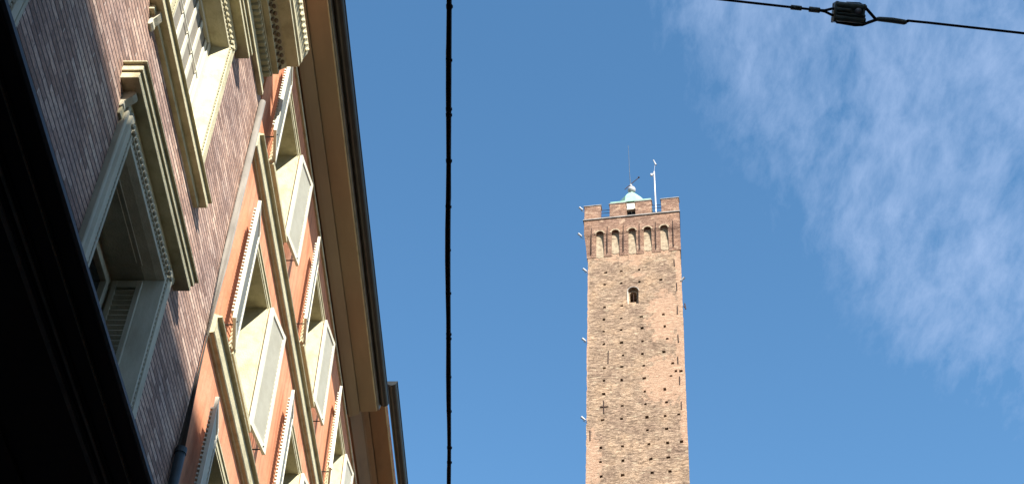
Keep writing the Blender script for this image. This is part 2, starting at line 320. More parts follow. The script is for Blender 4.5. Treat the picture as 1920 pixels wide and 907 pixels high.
MB().prism_y([(3.10,15.30),(3.10,15.34),(8.8,16.6),(8.8,15.4)], -14, 10.60).build('roof', 'tile', bb)

def bead_v(mb, x, y, z0, z1, r=.014, step=.055):     # beads up a jamb
    z = z0
    while z < z1:
        mb.ball((x, y, z), r, 6, (1, 1, 1.35)); z += step
def bead_h(mb, x, z, y0, y1, r=.014, step=.055):
    y = y0
    while y < y1:
        mb.ball((x, y, z), r, 6, (1, 1.35, 1)); y += step

def surround(wd, yc, b, t, material):
    mb = MB()
    for sg in (-1, 1):                # jambs: flat outer band, moulding, bead channel, splayed inner return
        P = [(-3.51, 1.03), (-3.452, 1.03), (-3.445, 1.02), (-3.445, .985), (-3.455, .98), (-3.43, .95), (-3.43, .875), (-3.452, .868), (-3.452, .842), (-3.437, .836),
             (-3.437, .80), (-3.50, .775), (-3.60, .74), (-3.98, .74), (-3.98, .762), (-3.51, .80)]
        mb.prism_z([(x, yc+sg*d) for x, d in P], b, t+.30)
    P = [(3.51, t+.30), (3.452, t+.30), (3.445, t+.29), (3.445, t+.255), (3.455, t+.25), (3.43, t+.22), (3.43, t+.145), (3.452, t+.138), (3.452, t+.112), (3.437, t+.106), (3.437, t+.06), (3.50, t+.03), (3.60, t), (3.98, t), (3.98, t+.05), (3.51, t+.05)]
    mb.prism_y(P, yc-.80, yc+.80)
    MBs = mb.build('surround', material, wd, bevel=.003)
    bd = MB()
    for sg in (-1, 1): bead_v(bd, -3.446, yc+sg*.855, b+.06, t+.12)
    bead_h(bd, -3.446, t+.125, yc-.84, yc+.84); bead_h(bd, -3.424, t+.18, yc-.9, yc+.9, .024, .075)
    bd.build('beading', material, wd)
def hood(wd, yc, z):                   # z: soffit height
    mb = MB()
    mb.prism_y([(3.51, z-.27), (3.475, z-.27), (3.475, z-.10), (3.455, z-.07), (3.455, z), (3.51, z)], yc-1.10, yc+1.10)
    steps = [(3.345, 0, .08, 1.265), (3.325, .08, .155, 1.285), (3.295, .155, .17, 1.315)]
    for a, z0, z1, e in steps: mb.box(-3.51, -a, yc-e, yc+e, z+z0+.0005, z+z1)
    mb.build('hood', 'cream', wd, bevel=.005)
    for sg in (-1,):
        br = MB(); y0 = yc+sg*1.08
        br.prism_y([(3.51, z-.19), (3.485, z-.19), (3.465, z-.165), (3.468, z-.13), (3.44, z-.10), (3.41, z-.07), (3.39, z-.035), (3.395, z), (3.51, z)], y0-.04, y0+.04)
        br.build('bracket', 'greycream', wd, bevel=.004)
def slab(wd, yc, z):
    mb = MB()
    for a, z0, z1, e in [(3.385, 0, .10, 1.265), (3.355, .10, .115, 1.295), (3.42, .1155, .125, 1.25)]: mb.box(-3.98 if z0 == 0 else -3.6, -a, yc-e, yc+e, z+z0+.0005, z+z1)
    mb.box(-3.51, -3.455, yc-1.2, yc+1.2, z-.07, z)
    mb.build('sill', 'cream', wd, bevel=.004)
    for sg in (-1,):
        br = MB(); y0 = yc+sg*1.08
        br.prism_y([(3.51, z-.20), (3.48, z-.20), (3.46, z-.17), (3.465, z-.13), (3.44, z-.09), (3.42, z-.05), (3.42, z), (3.51, z)], y0-.045, y0+.045)
        br.build('bracket', 'greycream', wd, bevel=.004)

def louver_leaf(mb, fn, w, h0, h1, step=.055, st=.06, mid=True, steep=False):   # fn(u, t, z): along, out, up
    def bx(u0, u1, t0, t1, z0, z1):
        vs = [fn(u, t, z) for z in (z0, z1) for (u, t) in ((u0, t0), (u1, t0), (u1, t1), (u0, t1))]
        mb.add(vs, [(0,3,2,1),(4,5,6,7),(0,1,5,4),(1,2,6,5),(2,3,7,6),(3,0,4,7)])
    bx(0, st, 0, .04, h0, h1); bx(w-st, w, 0, .04, h0, h1)
    rails = [(h0, h0+.09), (h1-.08, h1)] + ([((h0+h1)/2-.04, (h0+h1)/2+.04)] if mid else [])
    for r0, r1 in rails: bx(st+.0005, w-st-.0005, .002, .038, r0+.0005, r1-.0005)
    z = h0+.10
    while z < h1-.11:
        if not any(r0-.035 < z < r1 for r0, r1 in rails[2:]):
            vs = [fn(u, t, zz) for u in (st-.004, w-st+.004) for (t, zz) in (((.004, z), (.011, z-.002), (.031, z+.049), (.024, z+.052)) if steep else ((.005, z), (.035, z+.036), (.035, z+.046), (.005, z+.010)))]
            mb.add(vs, [(0,1,2,3),(7,6,5,4),(0,4,5,1),(1,5,6,2),(2,6,7,3),(3,7,4,0)])
        z += step

def brick_window(yc, r, upper):
    b, t = r
    org = (-3.5, yc, b+Z0)
    fr = MB()
    if upper:
        # closed leaves with ivory vertical battens and a slim rail
        x = -3.62
        fr.box(x-.06, x, yc-.74, yc-.66, b, t); fr.box(x-.06, x, yc+.66, yc+.74, b, t); fr.box(x-.06, x, yc-.66, yc+.66, t-.06, t-.0005); fr.box(x-.06, x, yc-.66, yc+.66, b+.0005, b+.07)
        wd = fr.build('window', 'shutter', bb, org, bevel=.004)
        pn = MB(); pn.box(x-.05, x-.035, yc-.66, yc+.66, b+.07, t-.06); pn.build('panel', 'taupe', wd)
        bt = MB(); k = -.665
        yy = yc-.67
        for i in range(6):
            yb = yc-.67+i*.252
            if i == 0: bt.box(x-.036, x-.018, yb, yb+.10, b+.08, t-.03)
            else: bt.box(x-.036, x-.018, yb, yb+.072, b+.08, t-.07)
        bt.build('batten', 'shutter', wd, bevel=.006)
        rl = MB().box(x-.0175, x-.010, yc-.66, yc+.66, b+1.28, b+1.298); rl.build('rail', 'shutter', wd)
    else:
        x = -3.90
        fr.box(x-.06, x, yc-.74, yc-.65, b, t); fr.box(x-.06, x, yc+.65, yc+.74, b, t); fr.box(x-.06, x, yc-.65, yc+.65, t-.09, t-.0005); fr.box(x-.06, x, yc-.65, yc+.65, b+.0005, b+.09)
        for q in (-.65, .06):
            fr.box(x-.05, x+.022, yc+q, yc+q+.07, b+.09, t-.09); fr.box(x-.05, x+.022, yc+q+.52, yc+q+.59, b+.09, t-.09)
            fr.box(x-.05, x+.022, yc+q+.07, yc+q+.52, t-.17, t-.09); fr.box(x-.05, x+.022, yc+q+.07, yc+q+.52, b+.09, b+.19)
        fr.box(x-.045, x+.03, yc-.06, yc+.06, b+.09, t-.09)
        wd = fr.build('window', 'greycream', bb, org, bevel=.004)
        MB().box(x-.045, x-.035, yc-.66, yc+.66, b+.08, t-.08).build('pane', 'glass', wd)
        for sg in (-1, 1):            # louvered leaves folded back into the reveals
            lf = MB()
            louver_leaf(lf, lambda u, tt, z: (-3.60-u, yc+sg*(.735-tt), z), .27, b+.03, t-.05, .062, .045)
            lf.build('shutter', 'greycream', wd, bevel=.002)
        sp = MB(); sp.box(-3.86, -3.58, yc-.55, yc+.55, t-.012, t-.0005); sp.box(-3.84, -3.62, yc-.5, yc+.5, t-.025, t-.012); sp.build('soffit_panel', 'greycream', wd, bevel=.004)
    surround(wd, yc, b, t, 'cream' if upper else 'greycream')
    hood(wd, yc, t+.50 if upper else t+.385)
    slab(wd, yc, b-.125)
    return wd
w_up = brick_window(8.27, rows[1], True); w_lo = brick_window(8.27, rows[0], False)
for c in cols[1:]:
    for w_ in (w_up, w_lo): copy_part(w_, bb, (0, c-8.27, 0))
# downpipe at the joint
dp = MB().tube([(-3.45, 10.70, 8.52), (-3.45, 10.70, 11.2), (-3.45, 10.71, 14.06)], .040, 14).build('downpipe', 'pipegrey', bb, smooth=True, label='upper rainwater pipe at the joint of two facades, sunlight put into its pale grey')
MB().tube([(-3.44, 10.69, -1.5), (-3.44, 10.69, 8.5)], .050, 14).build('downpipe', 'teal', bb, smooth=True, label='lower run of the same rainwater pipe, shade put into its dark teal')
MB().tube([(-3.44, 10.69, 8.48), (-3.44, 10.69, 8.545)], .057, 14).build('pipe_collar', 'teal', bb)
# near canopy over the pavement
cn = thing('street_canopy', 'near black moulded canopy edge overhead at the left of the street', 'canopy', (-3.5, -2, 0))
prof = [(3.48, 4.50), (2.75, 4.50), (2.75, 4.47), (2.68, 4.47), (2.68, 4.50), (2.315, 4.50), (2.315, 4.485), (2.29, 4.475), (2.27, 4.485), (2.27, 4.50), (2.235, 4.50), (2.235, 4.48), (2.215, 4.48), (2.215, 4.50),
        (2.13, 4.50), (2.13, 4.49), (2.115, 4.49), (2.115, 4.50), (2.045, 4.50), (2.045, 4.53), (3.48, 4.88)]
MB().prism_y(prof, -12, 10.2).build('canopy_slab', 'blackpaint', cn)
MB().prism_y([(2.0445, 4.502), (2.034, 4.502), (2.022, 4.515), (2.024, 4.545), (2.0445, 4.545)], -12, 10.2).build('edge_flashing', 'rim', cn)
cm = MB()
for a, w__ in ((2.29, .011), (2.235, .006), (2.12, .0025)): cm.box(-a-w__, -a+w__, -12, 10.2, 4.462, 4.4735)
cm.build('trim_strip', 'zinc', cn)
for yy in (-6, 9.9):
    MB().tube([(-3.46, yy, 3.4), (-2.5, yy, 4.47)], .035).build('strut', 'blackpaint', cn)

# ================================================================== ORANGE BUILDING
ob = thing('orange_building', 'salmon rendered building with ivory louvered shutters and deep dark eaves', 'building', (-3.5, 20, 0))
oc = [(11.72+3.45*i, 12.97+3.45*i) for i in range(6)]
orow = [(7.62, 9.57), (10.71, 12.66), (14.02, 15.75)]
ops = [(c0, c1, r0, r1) for c0, c1 in oc for r0, r1 in orow]
mb = MB(); wall_cells(mb, W, 0.45, 10.802, 33, -1.6, 16.9, ops); mb.build('wall', 'orange', ob)
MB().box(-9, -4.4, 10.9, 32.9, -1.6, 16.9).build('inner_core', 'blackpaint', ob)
for hz in (13.28, 10.17):
    P = [(3.51, hz), (3.475, hz), (3.47, hz+.02), (3.43, hz+.025), (3.42, hz+.04), (3.42, hz+.235), (3.372, hz+.24), (3.366, hz+.255), (3.51, hz+.31)]
    MB().prism_y(P, 10.803, 33).build('string_course', 'cream', ob)
def orange_window(c0, c1, b, t):
    org = (-3.5, (c0+c1)/2, b+Z0)
    fr = MB(); x = -3.84
    fr.box(x-.06, x, c0+.03, c0+.10, b, t-.03); fr.box(x-.06, x, c1-.10, c1-.03, b, t-.03); fr.box(x-.06, x, c0+.10, c1-.10, t-.12, t-.03); fr.box(x-.06, x, c0+.10, c1-.10, b+.03, b+.12)
    m_ = (c0+c1)/2
    fr.box(x-.05, x+.025, m_-.05, m_+.05, b+.12, t-.12); fr.box(x-.05, x+.012, c0+.10, m_-.05, t-.52, t-.47); fr.box(x-.05, x+.012, m_+.05, c1-.10, t-.52, t-.47)
    for q0, q1 in ((c0+.10, c0+.15), (m_-.10, m_-.05), (m_+.05, m_+.10), (c1-.15, c1-.10)): fr.box(x-.05, x+.01, q0, q1, b+.12, t-.12)
    wd = fr.build('window', 'shutter', ob, org, bevel=.003)
    MB().box(x-.045, x-.035, c0+.05, c1-.05, b+.05, t-.05).build('pane', 'glass', wd)
    sr = MB()                                             # plaster lining of the reveal and slim outer trim
    sr.box(-3.97, -3.485, c0-.0, c0+.03, b+.03, t-.03); sr.box(-3.97, -3.485, c1-.03, c1, b+.03, t-.03)
    sr.box(-3.97, -3.48, c0-.0005, c1+.0005, t-.03, t+.0005)
    sr.box(-3.499, -3.47, c0-.06, c0-.001, b-.02, t+.07); sr.box(-3.499, -3.47, c1+.001, c1+.06, b-.02, t+.07); sr.box(-3.499, -3.47, c0-.001, c1+.001, t+.001, t+.07)
    sr.box(-3.499, -3.455, c0-.08, c1+.08, t+.0705, t+.10)
    sr.build('surround', 'cream', wd, bevel=.002)
    MB().box(-3.97, -3.42, c0-.07, c1+.07, b-.05, b+.029).build('sill', 'cream', wd, bevel=.004)
    for sg, y0, ang in ((-1, c0-.01, random.uniform(7.5, 10)), (1, c1+.01, random.uniform(6, 11))):
        ca, sa = math.cos(R(ang)), math.sin(R(ang)); lf = MB(); ww = .58
        fn = lambda u, tt, z: (-3.452+u*sa+(tt)*ca, y0+sg*(u*ca-tt*sa), z)
        louver_leaf(lf, fn, ww, b+.02, t+.02, .072, mid=False, steep=True)
        if sg < 0:
            z = b+.12
            while z < t-.1:                               # slat ends standing proud at the free edge
                vs = [fn(u, tt, zz) for zz in (z, z+.022) for (u, tt) in ((ww-.05, -.026), (ww+.006, -.026), (ww+.006, -.001), (ww-.05, -.001))]
                lf.add(vs, [(0,3,2,1),(4,5,6,7),(0,1,5,4),(1,2,6,5),(2,3,7,6),(3,0,4,7)]); z += .056
        sh = lf.build('shutter', 'shutter', wd, bevel=0)
        p = fn(ww*.8, .0, b+.12)
        MB().tube([(-3.5, p[1], b+.02), (p[0], p[1], b+.02), (p[0]+.05, p[1], b+.07)], .009, 6).build('stay_hook', 'gutter', wd)
    return wd
for c0, c1 in oc:
    for b_, t_ in orow: orange_window(c0, c1, b_, t_)
# eaves: first (nearer) length
ev = MB().prism_y([(3.51, 16.70), (3.46, 16.62), (3.40, 16.64), (3.27, 16.70), (3.27, 16.76), (3.255, 16.76), (3.255, 16.74), (2.975, 16.76), (2.975, 16.90), (3.51, 16.95)], 10.76, 19.88).build('eave', 'soffit', ob)
MB().prism_y([(3.51, 16.42), (3.468, 16.42), (3.458, 16.44), (3.458, 16.47), (3.51, 16.49)], 10.803, 33).build('crown_moulding', 'cream', ob)
MB().prism_y([(2.974, 16.765), (2.958, 16.765), (2.955, 16.84), (2.974, 16.84)], 10.76, 19.88).build('fascia', 'cream', ob)
MB().prism_y([(2.953, 16.80), (2.925, 16.80), (2.90, 16.90), (2.953, 16.90)], 10.76, 19.9).build('drip_board', 'zinc', ob)
def gutter(ac, hc, r, y0, y1, mt='gutter'):
    n = 10; P = [(ac + r*math.cos(math.pi + math.pi*k/n), hc + r*math.sin(math.pi + math.pi*k/n)) for k in range(n+1)]
    P += [(ac + (r-.012)*math.cos(math.pi + math.pi*k/n), hc + .0 + (r-.012)*math.sin(math.pi + math.pi*k/n)) for k in range(n, -1, -1)]
    o = MB().prism_y(P, y0, y1); o.tube([(-ac+r, y0, hc), (-ac+r, y1, hc)], .012, 8)
    return o
g1 = gutter(2.832, 16.93, .085, 10.6, 19.85)
g1.build('gutter', 'gutter', ob)
# farther length: darker stained eave with a larger gutter
MB().prism_y([(3.51, 16.72), (3.46, 16.72), (3.30, 16.93), (3.30, 17.0), (3.27, 17.02), (3.27, 17.04), (3.18, 17.08), (3.18, 17.14), (3.16, 17.14), (3.16, 17.12), (2.875, 17.14), (2.875, 17.3), (3.51, 17.3)], 19.885, 33).build('eave', 'soffit_red', ob, label='rust stained farther length of eave')
MB().prism_y([(2.874, 17.145), (2.858, 17.145), (2.855, 17.22), (2.874, 17.22)], 19.80, 33).build('fascia', 'cream', ob)
g2 = gutter(2.715, 17.33, .10, 19.7, 33)
n = 12; g2.add([(-2.715 + .1*math.cos(math.pi+math.pi*k/n), 19.695, 17.33 + .1*math.sin(math.pi+math.pi*k/n)) for k in range(n+1)] + [(-2.715 + .1*math.cos(math.pi+math.pi*k/n), 19.71, 17.33 + .1*math.sin(math.pi+math.pi*k/n)) for k in range(n+1)],
      [tuple(range(n+1)), tuple(range(2*n+1, n, -1))] + [(k, k+1, n+2+k, n+1+k) for k in range(n)])
g2.build('gutter', 'gutter', ob)
MB().tube([(-2.90, 19.72, 17.0), (-2.86, 19.80, 17.20), (-2.80, 19.78, 17.28)], .03, 8).box(-2.96, -2.84, 19.80, 19.86, 16.95, 17.2).build('gutter_bracket', 'palemetal', ob)
MB().prism_y([(2.90, 17.35), (2.86, 17.42), (8.8, 19.2), (8.8, 17.3)], 19.9, 33).prism_y([(2.90, 16.95), (2.85, 17.02), (8.8, 18.9), (8.8, 17.0)], 10.76, 19.88).build('roof', 'tile', ob)

# ================================================================== TOWER
tw = thing('brick_tower', 'tall slightly leaning medieval brick tower with battlements under the blue sky', 'tower', (0, 0, 0))
tx = Vector((0.98531787, -0.16609504, -0.03951125)); ty = Vector((0.16596166, 0.98610975, -0.00665506)); tz = Vector((0.0400678, 0, 0.99919696))
O = Vector((7.5761, 76.3823, 86.6)); base = O - tz*TZ
tw.matrix_world = Matrix(((tx.x, ty.x, tz.x, base.x), (tx.y, ty.y, tz.y, base.y), (tx.z, ty.z, tz.z, base.z), (0, 0, 0, 1)))
def TB(mb, name, m, parent=tw, **k): return mb.build(name, m, parent, local=True, **k)
lv = []; z = -TZ
zz = [0, TZ-60, TZ-45, TZ-33]
q = TZ-30
while q < TZ-.1: zz.append(q); q += .32
zz.append(TZ-.1)
def hw(z):
    d = TZ-z
    if d < 30: return 3.48-.21*d/30
    return 3.27+(d-30)/(TZ-30)*.95
vs = []; fs = []
for z in zz:
    w = hw(z); j = lambda: random.gauss(0, .018)
    wr_ = w+.455
    vs += [(-w+j(), 0, z), (wr_+j(), 0, z), (wr_-.55+j(), 2*3.45, z), (-w+j(), 2*3.45, z)]
for i in range(len(zz)-1):
    for k in range(4): fs.append((4*i+k, 4*i+(k+1) % 4, 4*i+4+(k+1) % 4, 4*i+4+k))
fs += [(0, 1, 2, 3), tuple(range(4*len(zz)-4, 4*len(zz)))]
shaft = TB(MB().add(vs, fs), 'shaft', 'tower')
HOLES = [(-2.03, -6.31), (-0.79, -6.32), (0.62, -6.32), (-2.08, -7.63), (-0.81, -7.65), (0.62, -7.66), (2.29, -7.66), (-2.08, -10.13), (-0.77, -10.12), (-2.14, -11.38), (-0.81, -11.41), (0.72, -11.43), (2.38, -11.38), (-2.15, -12.63), (-0.83, -12.63), (0.76, -12.6), (2.46, -12.64), (-2.12, -13.92), (-0.81, -13.9), (0.78, -13.96), (2.6, -13.91), (-0.69, -15.2), (0.74, -15.22), (2.33, -15.2), (-2.06, -16.31), (-0.79, -16.34), (0.82, -16.37), (2.94, -16.37), (3.52, -17.21), (3.15, -17.17), (-2.08, -17.53), (-0.8, -17.6), (0.85, -17.61), (2.78, -17.6), (-2.1, -18.8), (0.86, -18.86), (2.3, -18.79), (-0.78, -20.04), (0.89, -20.04), (2.39, -20.04), (-2.16, -21.21), (-0.83, -21.22), (0.98, -21.25), (2.26, -21.26), (3.22, -21.22), (0.99, -22.42), (2.34, -22.44), (-2.28, -23.68), (-0.76, -23.7), (1.06, -23.67), (2.37, -23.68), (3.32, -23.65), (-2.3, -24.91), (-0.75, -24.92), (1.18, -24.96), (2.39, -24.96), (-2.24, -26.17), (-0.76, -26.18), (1.25, -26.16), (2.47, -26.16)]
cut = MB()
for hx, hz in HOLES:
    w_, h_, k_ = random.uniform(.10, .145), random.uniform(.09, .125), random.uniform(-.04, .04)
    cut.prism_y([(-(hx-w_), TZ+hz-h_+k_), (-(hx+w_), TZ+hz-h_*random.uniform(.6, 1.2)), (-(hx+w_*random.uniform(.7, 1.1)), TZ+hz+h_), (-(hx-w_*random.uniform(.7, 1.1)), TZ+hz+h_*random.uniform(.6, 1.1))], -.4, random.uniform(.2, .5))
# arched window: outer embrasure then a darker inner light
def arch_y(mb, cx, z0, z1, w, y0, y1, n=10):
    P = [(cx-w, z0), (cx+w, z0)] + [(cx+w*math.cos(math.pi*k/n), z1-w+w*math.sin(math.pi*k/n)) for k in range(n+1)]
    m_ = len(P)
    mb.add([(x, y0, z) for x, z in P] + [(x, y1, z) for x, z in P], [tuple(range(m_)), tuple(range(2*m_-1, m_-1, -1))] + [(i, (i+1) % m_, m_+(i+1) % m_, m_+i) for i in range(m_)])
arch_y(cut, .12, TZ-10.0, TZ-8.2, .42, -.4, .30)
boolean_cut(shaft, cut)
cut = MB(); arch_y(cut, .10, TZ-9.55, TZ-8.45, .27, -.4, 1.2); boolean_cut(shaft, cut)
# window surround ring
wr = MB(); n = 12
for k in range(n):
    a0, a1 = math.pi*k/n, math.pi*(k+1)/n
    def q(r, a): return (.12+r*math.cos(a), TZ-8.62+r*math.sin(a))
    P = [q(.42, a0), q(.47, a0), q(.47, a1), q(.42, a1)]
    wr.add([(x, -.03, z) for x, z in P]+[(x, .05, z) for x, z in P], [(0,1,2,3),(7,6,5,4),(0,4,5,1),(1,5,6,2),(2,6,7,3),(3,7,4,0)])
wr.box(-.345, -.302, -.03, .05, TZ-9.8, TZ-8.62)
sw = TB(wr, 'window_surround', 'coping')
TB(MB().tube([(.05, .32, TZ-9.15), (.30, .32, TZ-9.15)], .02, 6).tube([(.12, .34, TZ-9.75), (.12, .34, TZ-8.5)], .02, 6), 'window_bar', 'iron')
TB(MB().box(-.299, -.262, .01, .30, TZ-9.95, TZ-8.6), 'lit_jamb', 'lintel_lit_jamb')  # pale box on the left jamb only, sunlight there put into colour
# corbelled crown with arched niches
def ring(x0, x1, y0, y1, z): return [(x0, y0, z), (x1, y0, z), (x1-.60, y1, z), (x0, y1, z)]
D = 6.9
lv = [ring(-3.52, 3.96, -.04, D-.04, TZ-4.55), ring(-3.60, 3.97, -.14, D-.06, TZ-3.3), ring(-3.75, 3.98, -.33, D-.1, TZ-2.0), ring(-3.76, 3.99, -.34, D-.1, TZ-.42)]
vs = [v for r_ in lv for v in r_]; fs = [(0, 1, 2, 3), (12, 13, 14, 15)]
for i in range(3):
    for k in range(4): fs.append((4*i+k, 4*i+(k+1) % 4, 4*i+4+(k+1) % 4, 4*i+4+k))
crown = TB(MB().add(vs, fs), 'crown', 'towerred')
cut = MB()
for cx in (-2.47, -1.22, .13, 1.37, 2.70): arch_y(cut, cx, TZ-4.9, TZ-1.82, .315, -.8, .25)
for k in range(5):
    cy = .95+k*1.25
    t_ = MB(); arch_y(t_, cy, TZ-4.9, TZ-1.82, .315, -4.2, -3.2); cut.add([(y_, x_, z_) for x_, y_, z_ in t_.v], t_.f)
boolean_cut(crown, cut)
# pale arch rings
for cx in (-2.47, -1.22, .13, 1.37, 2.70):
    ar = MB()
    for k in range(n):
        a0, a1 = math.pi*k/n, math.pi*(k+1)/n
        P = [(cx+.315*math.cos(a0), TZ-2.135+.315*math.sin(a0)), (cx+.42*math.cos(a0), TZ-2.135+.42*math.sin(a0)), (cx+.42*math.cos(a1), TZ-2.135+.42*math.sin(a1)), (cx+.315*math.cos(a1), TZ-2.135+.315*math.sin(a1))]
        ar.add([(x, -.365, z) for x, z in P]+[(x, -.30, z) for x, z in P], [(0,1,2,3),(7,6,5,4),(0,4,5,1),(1,5,6,2),(2,6,7,3),(3,7,4,0)])
    TB(ar, 'niche_arch', 'plaster')
    bt_ = TZ-4.5+random.uniform(-.1, .25)
    TB(MB().prism_y([(-(cx-.33), bt_+.1), (-(cx-.05), bt_-.08), (-(cx+.33), bt_+.05), (-(cx+.33), TZ-2.1), (-cx, TZ-1.7), (-(cx-.33), TZ-2.1)], -.03, .02), 'niche_plaster', 'plaster')
TB(MB().prism_z([(-3.85, -.44), (4.06, -.44), (3.45, D), (-3.85, D)], TZ-.42, TZ-.34).prism_z([(-3.81, -.40), (4.02, -.40), (3.42, D-.05), (-3.81, D-.05)], TZ-.3395, TZ-.28), 'string_course', 'coping')
# merlons on four sides
spans = [(-3.76, -2.42), (-1.68, -.36), (.43, 1.75), (2.55, 3.97)]
for i, (a0, a1) in enumerate(spans):
    m1 = TB(MB().box(a0, a1, -.34, .16, TZ-.28, TZ+1.30), 'merlon', 'towerred', bevel=.02)
    TB(MB().box(a0-.06, a1+.06, -.40, .22, TZ+1.30, TZ+1.36).prism_z([(a0-.03, -.36), (a1+.03, -.36), (a1+.03, .18), (a0-.03, .18)], TZ+1.36, TZ+1.41), 'coping', 'coping', m1)
    for nm, bx in (('rear', (a0, a1, D-.66, D-.16)),):
        m2 = TB(MB().box(bx[0], min(bx[1], 3.35), bx[2], bx[3], TZ-.28, TZ+1.30), 'merlon', 'towerred')
for y0, y1 in ((1.5, 2.8), (3.9, 5.2)):
    for x0, x1 in ((-3.76, -3.26), (3.0, 3.45)):
        m2 = TB(MB().box(x0, x1, y0, y1, TZ-.28, TZ+1.30), 'merlon', 'towerred')
rl = MB()
for (a0, a1) in ((-2.42, -1.68), (1.75, 2.55)):
    for hh in (.25, .75, 1.1): rl.tube([(a0-.02, .05, TZ+hh), (a1+.02, .05, TZ+hh)], .022, 6)
TB(rl, 'railing', 'iron')
TB(MB().box(-3.3, 3.5, .2, D-.2, TZ-.6, TZ-.45), 'terrace_floor', 'coping')
# bell turret behind the central gap
tu = TB(MB().box(-.95, -.34, .30, 2.0, TZ-.45, TZ+2.0).box(.42, 1.0, .30, 2.0, TZ-.45, TZ+2.0).box(-.34, .42, .9, 2.0, TZ-.45, TZ+1.35), 'turret_wall', 'towerred')
TB(MB().box(-.34, .42, .31, .8, TZ+1.20, TZ+1.95), 'lintel', 'lintel_lit_jamb')
TB(MB().box(-.33, .41, .6, .62, TZ-.45, TZ+1.2), 'opening_shade', 'blackpaint')  # black sheet stands for the shade inside the opening
TB(MB().tube([(0.05, .50, TZ-.3), (0.05, .50, TZ+1.0), (-.1, .5, TZ+1.2)], .03, 6).tube([(-.3, .5, TZ+.55), (.38, .5, TZ+.55)], .03, 6).ball((.05, .5, TZ+.45), .14, 8), 'bell_frame', 'zinc')
# cupola
cu = TB(MB().box(-1.30, .92, 2.35, 4.55, TZ-.45, TZ+4.32), 'cupola_drum', 'towerred')
TB(MB().box(-1.95, 1.50, 2.15, 4.85, TZ+4.32, TZ+4.45), 'cupola_eave', 'verdigris')
TB(MB().lathe([(1.24, TZ+4.45), (1.24, TZ+4.62), (1.18, TZ+4.66), (1.14, TZ+5.25), (.80, TZ+5.85), (.42, TZ+6.40), (.16, TZ+6.62), (.10, TZ+6.85)], -.24, 3.35, 8), 'cupola_roof', 'verdigris')
TB(MB().ball((-.26, 3.35, TZ+7.15), .36, 16).lathe([(.16, TZ+6.6), (.10, TZ+6.85)], -.26, 3.35, 10).ball((-.33, 3.35, TZ+7.75), .13, 10), 'finial_ball', 'palemetal', smooth=True)
TB(MB().tube([(-.33, 3.35, TZ+7.5), (-.42, 3.35, TZ+9.5), (-.5, 3.35, TZ+13.3)], [.035, .022, .012], 6), 'antenna', 'gutter')
TB(MB().tube([(-.85, 3.3, TZ+7.25), (.38, 3.3, TZ+8.65)], .035, 6).ball((.40, 3.3, TZ+8.68), .09, 8), 'weather_vane', 'iron')
TB(MB().tube([(1.84, 3.4, TZ-.4), (1.74, 3.4, TZ+9.35)], .065, 8).box(1.42, 1.78, 3.35, 3.45, TZ+9.0, TZ+9.12).ball((1.50, 3.4, TZ+8.9), .12, 8), 'mast', 'palemetal')
TB(MB().tube([(1.74, 3.4, TZ+9.35), (1.84, 3.4, TZ+10.3)], .014, 5).tube([(1.92, 3.4, TZ+10.25), (1.72, 3.4, TZ+10.95)], [.075, .05], 8), 'mast_sensor', 'palemetal')
# iron wall anchors
an = [(-1.78, -14.65, -15.92, 0), (-2.07, -19.43, -20.62, 1), (3.46, -10.7, -11.5, 0), (3.44, -13.6, -14.4, 0), (3.34, -15.8, -16.5, 0), (3.39, -17.73, -18.5, 0), (3.43, -20.1, -20.8, 0), (-3.02, -22.1, -23.0, 0), (3.4, -5.6, -6.3, 0), (3.5, -8.2, -9.0, 0)]
for ax_, z1, z0, cr in an:
    m_ = MB().tube([(ax_, -.03, TZ+z0), (ax_+random.uniform(-.03, .03), -.03, TZ+z1)], .035, 6)
    if cr: m_.tube([(ax_-.28, -.035, TZ+(z0+z1)/2), (ax_+.28, -.035, TZ+(z0+z1)/2)], .035, 6)
    TB(m_, 'iron_anchor', 'iron')
for ax_ in (-3.15, -1.86, -.56, .73, 2.03, 3.42):
    TB(MB().tube([(ax_, -.16, TZ-4.2), (ax_, -.36, TZ-2.1), (ax_+.01, -.365, TZ-1.4)], .03, 6), 'iron_tie', 'iron')
TB(MB().tube([(-3.77, -.365, TZ-2.25), (3.97, -.365, TZ-2.25)], .018, 6), 'tie_rod', 'iron')
# floodlights
for fx, fz, sg in [(-3.85, 1.45, -1), (-3.88, -1.75, -1), (-3.42, -5.9, -1), (-3.36, -13.4, -1), (-3.3, -21.0, -1), (3.72, -7.9, 1)]:
    m_ = MB().tube([(fx, .2, TZ+fz-.18), (fx+sg*.28, .0, TZ+fz-.12)], .02, 6)
    m_.tube([(fx+sg*.10, .0, TZ+fz-.10), (fx+sg*.38, -.1, TZ+fz+.14)], [.07, .10], 10)
    TB(m_, 'floodlight', 'palemetal')
TB(MB().tube([(3.78, .1, TZ-10.5), (4.1, .05, TZ-10.9)], .03, 6).tube([(4.03, .05, TZ-10.4), (4.08, .05, TZ-11.0)], .05, 8), 'iron_bracket', 'iron')

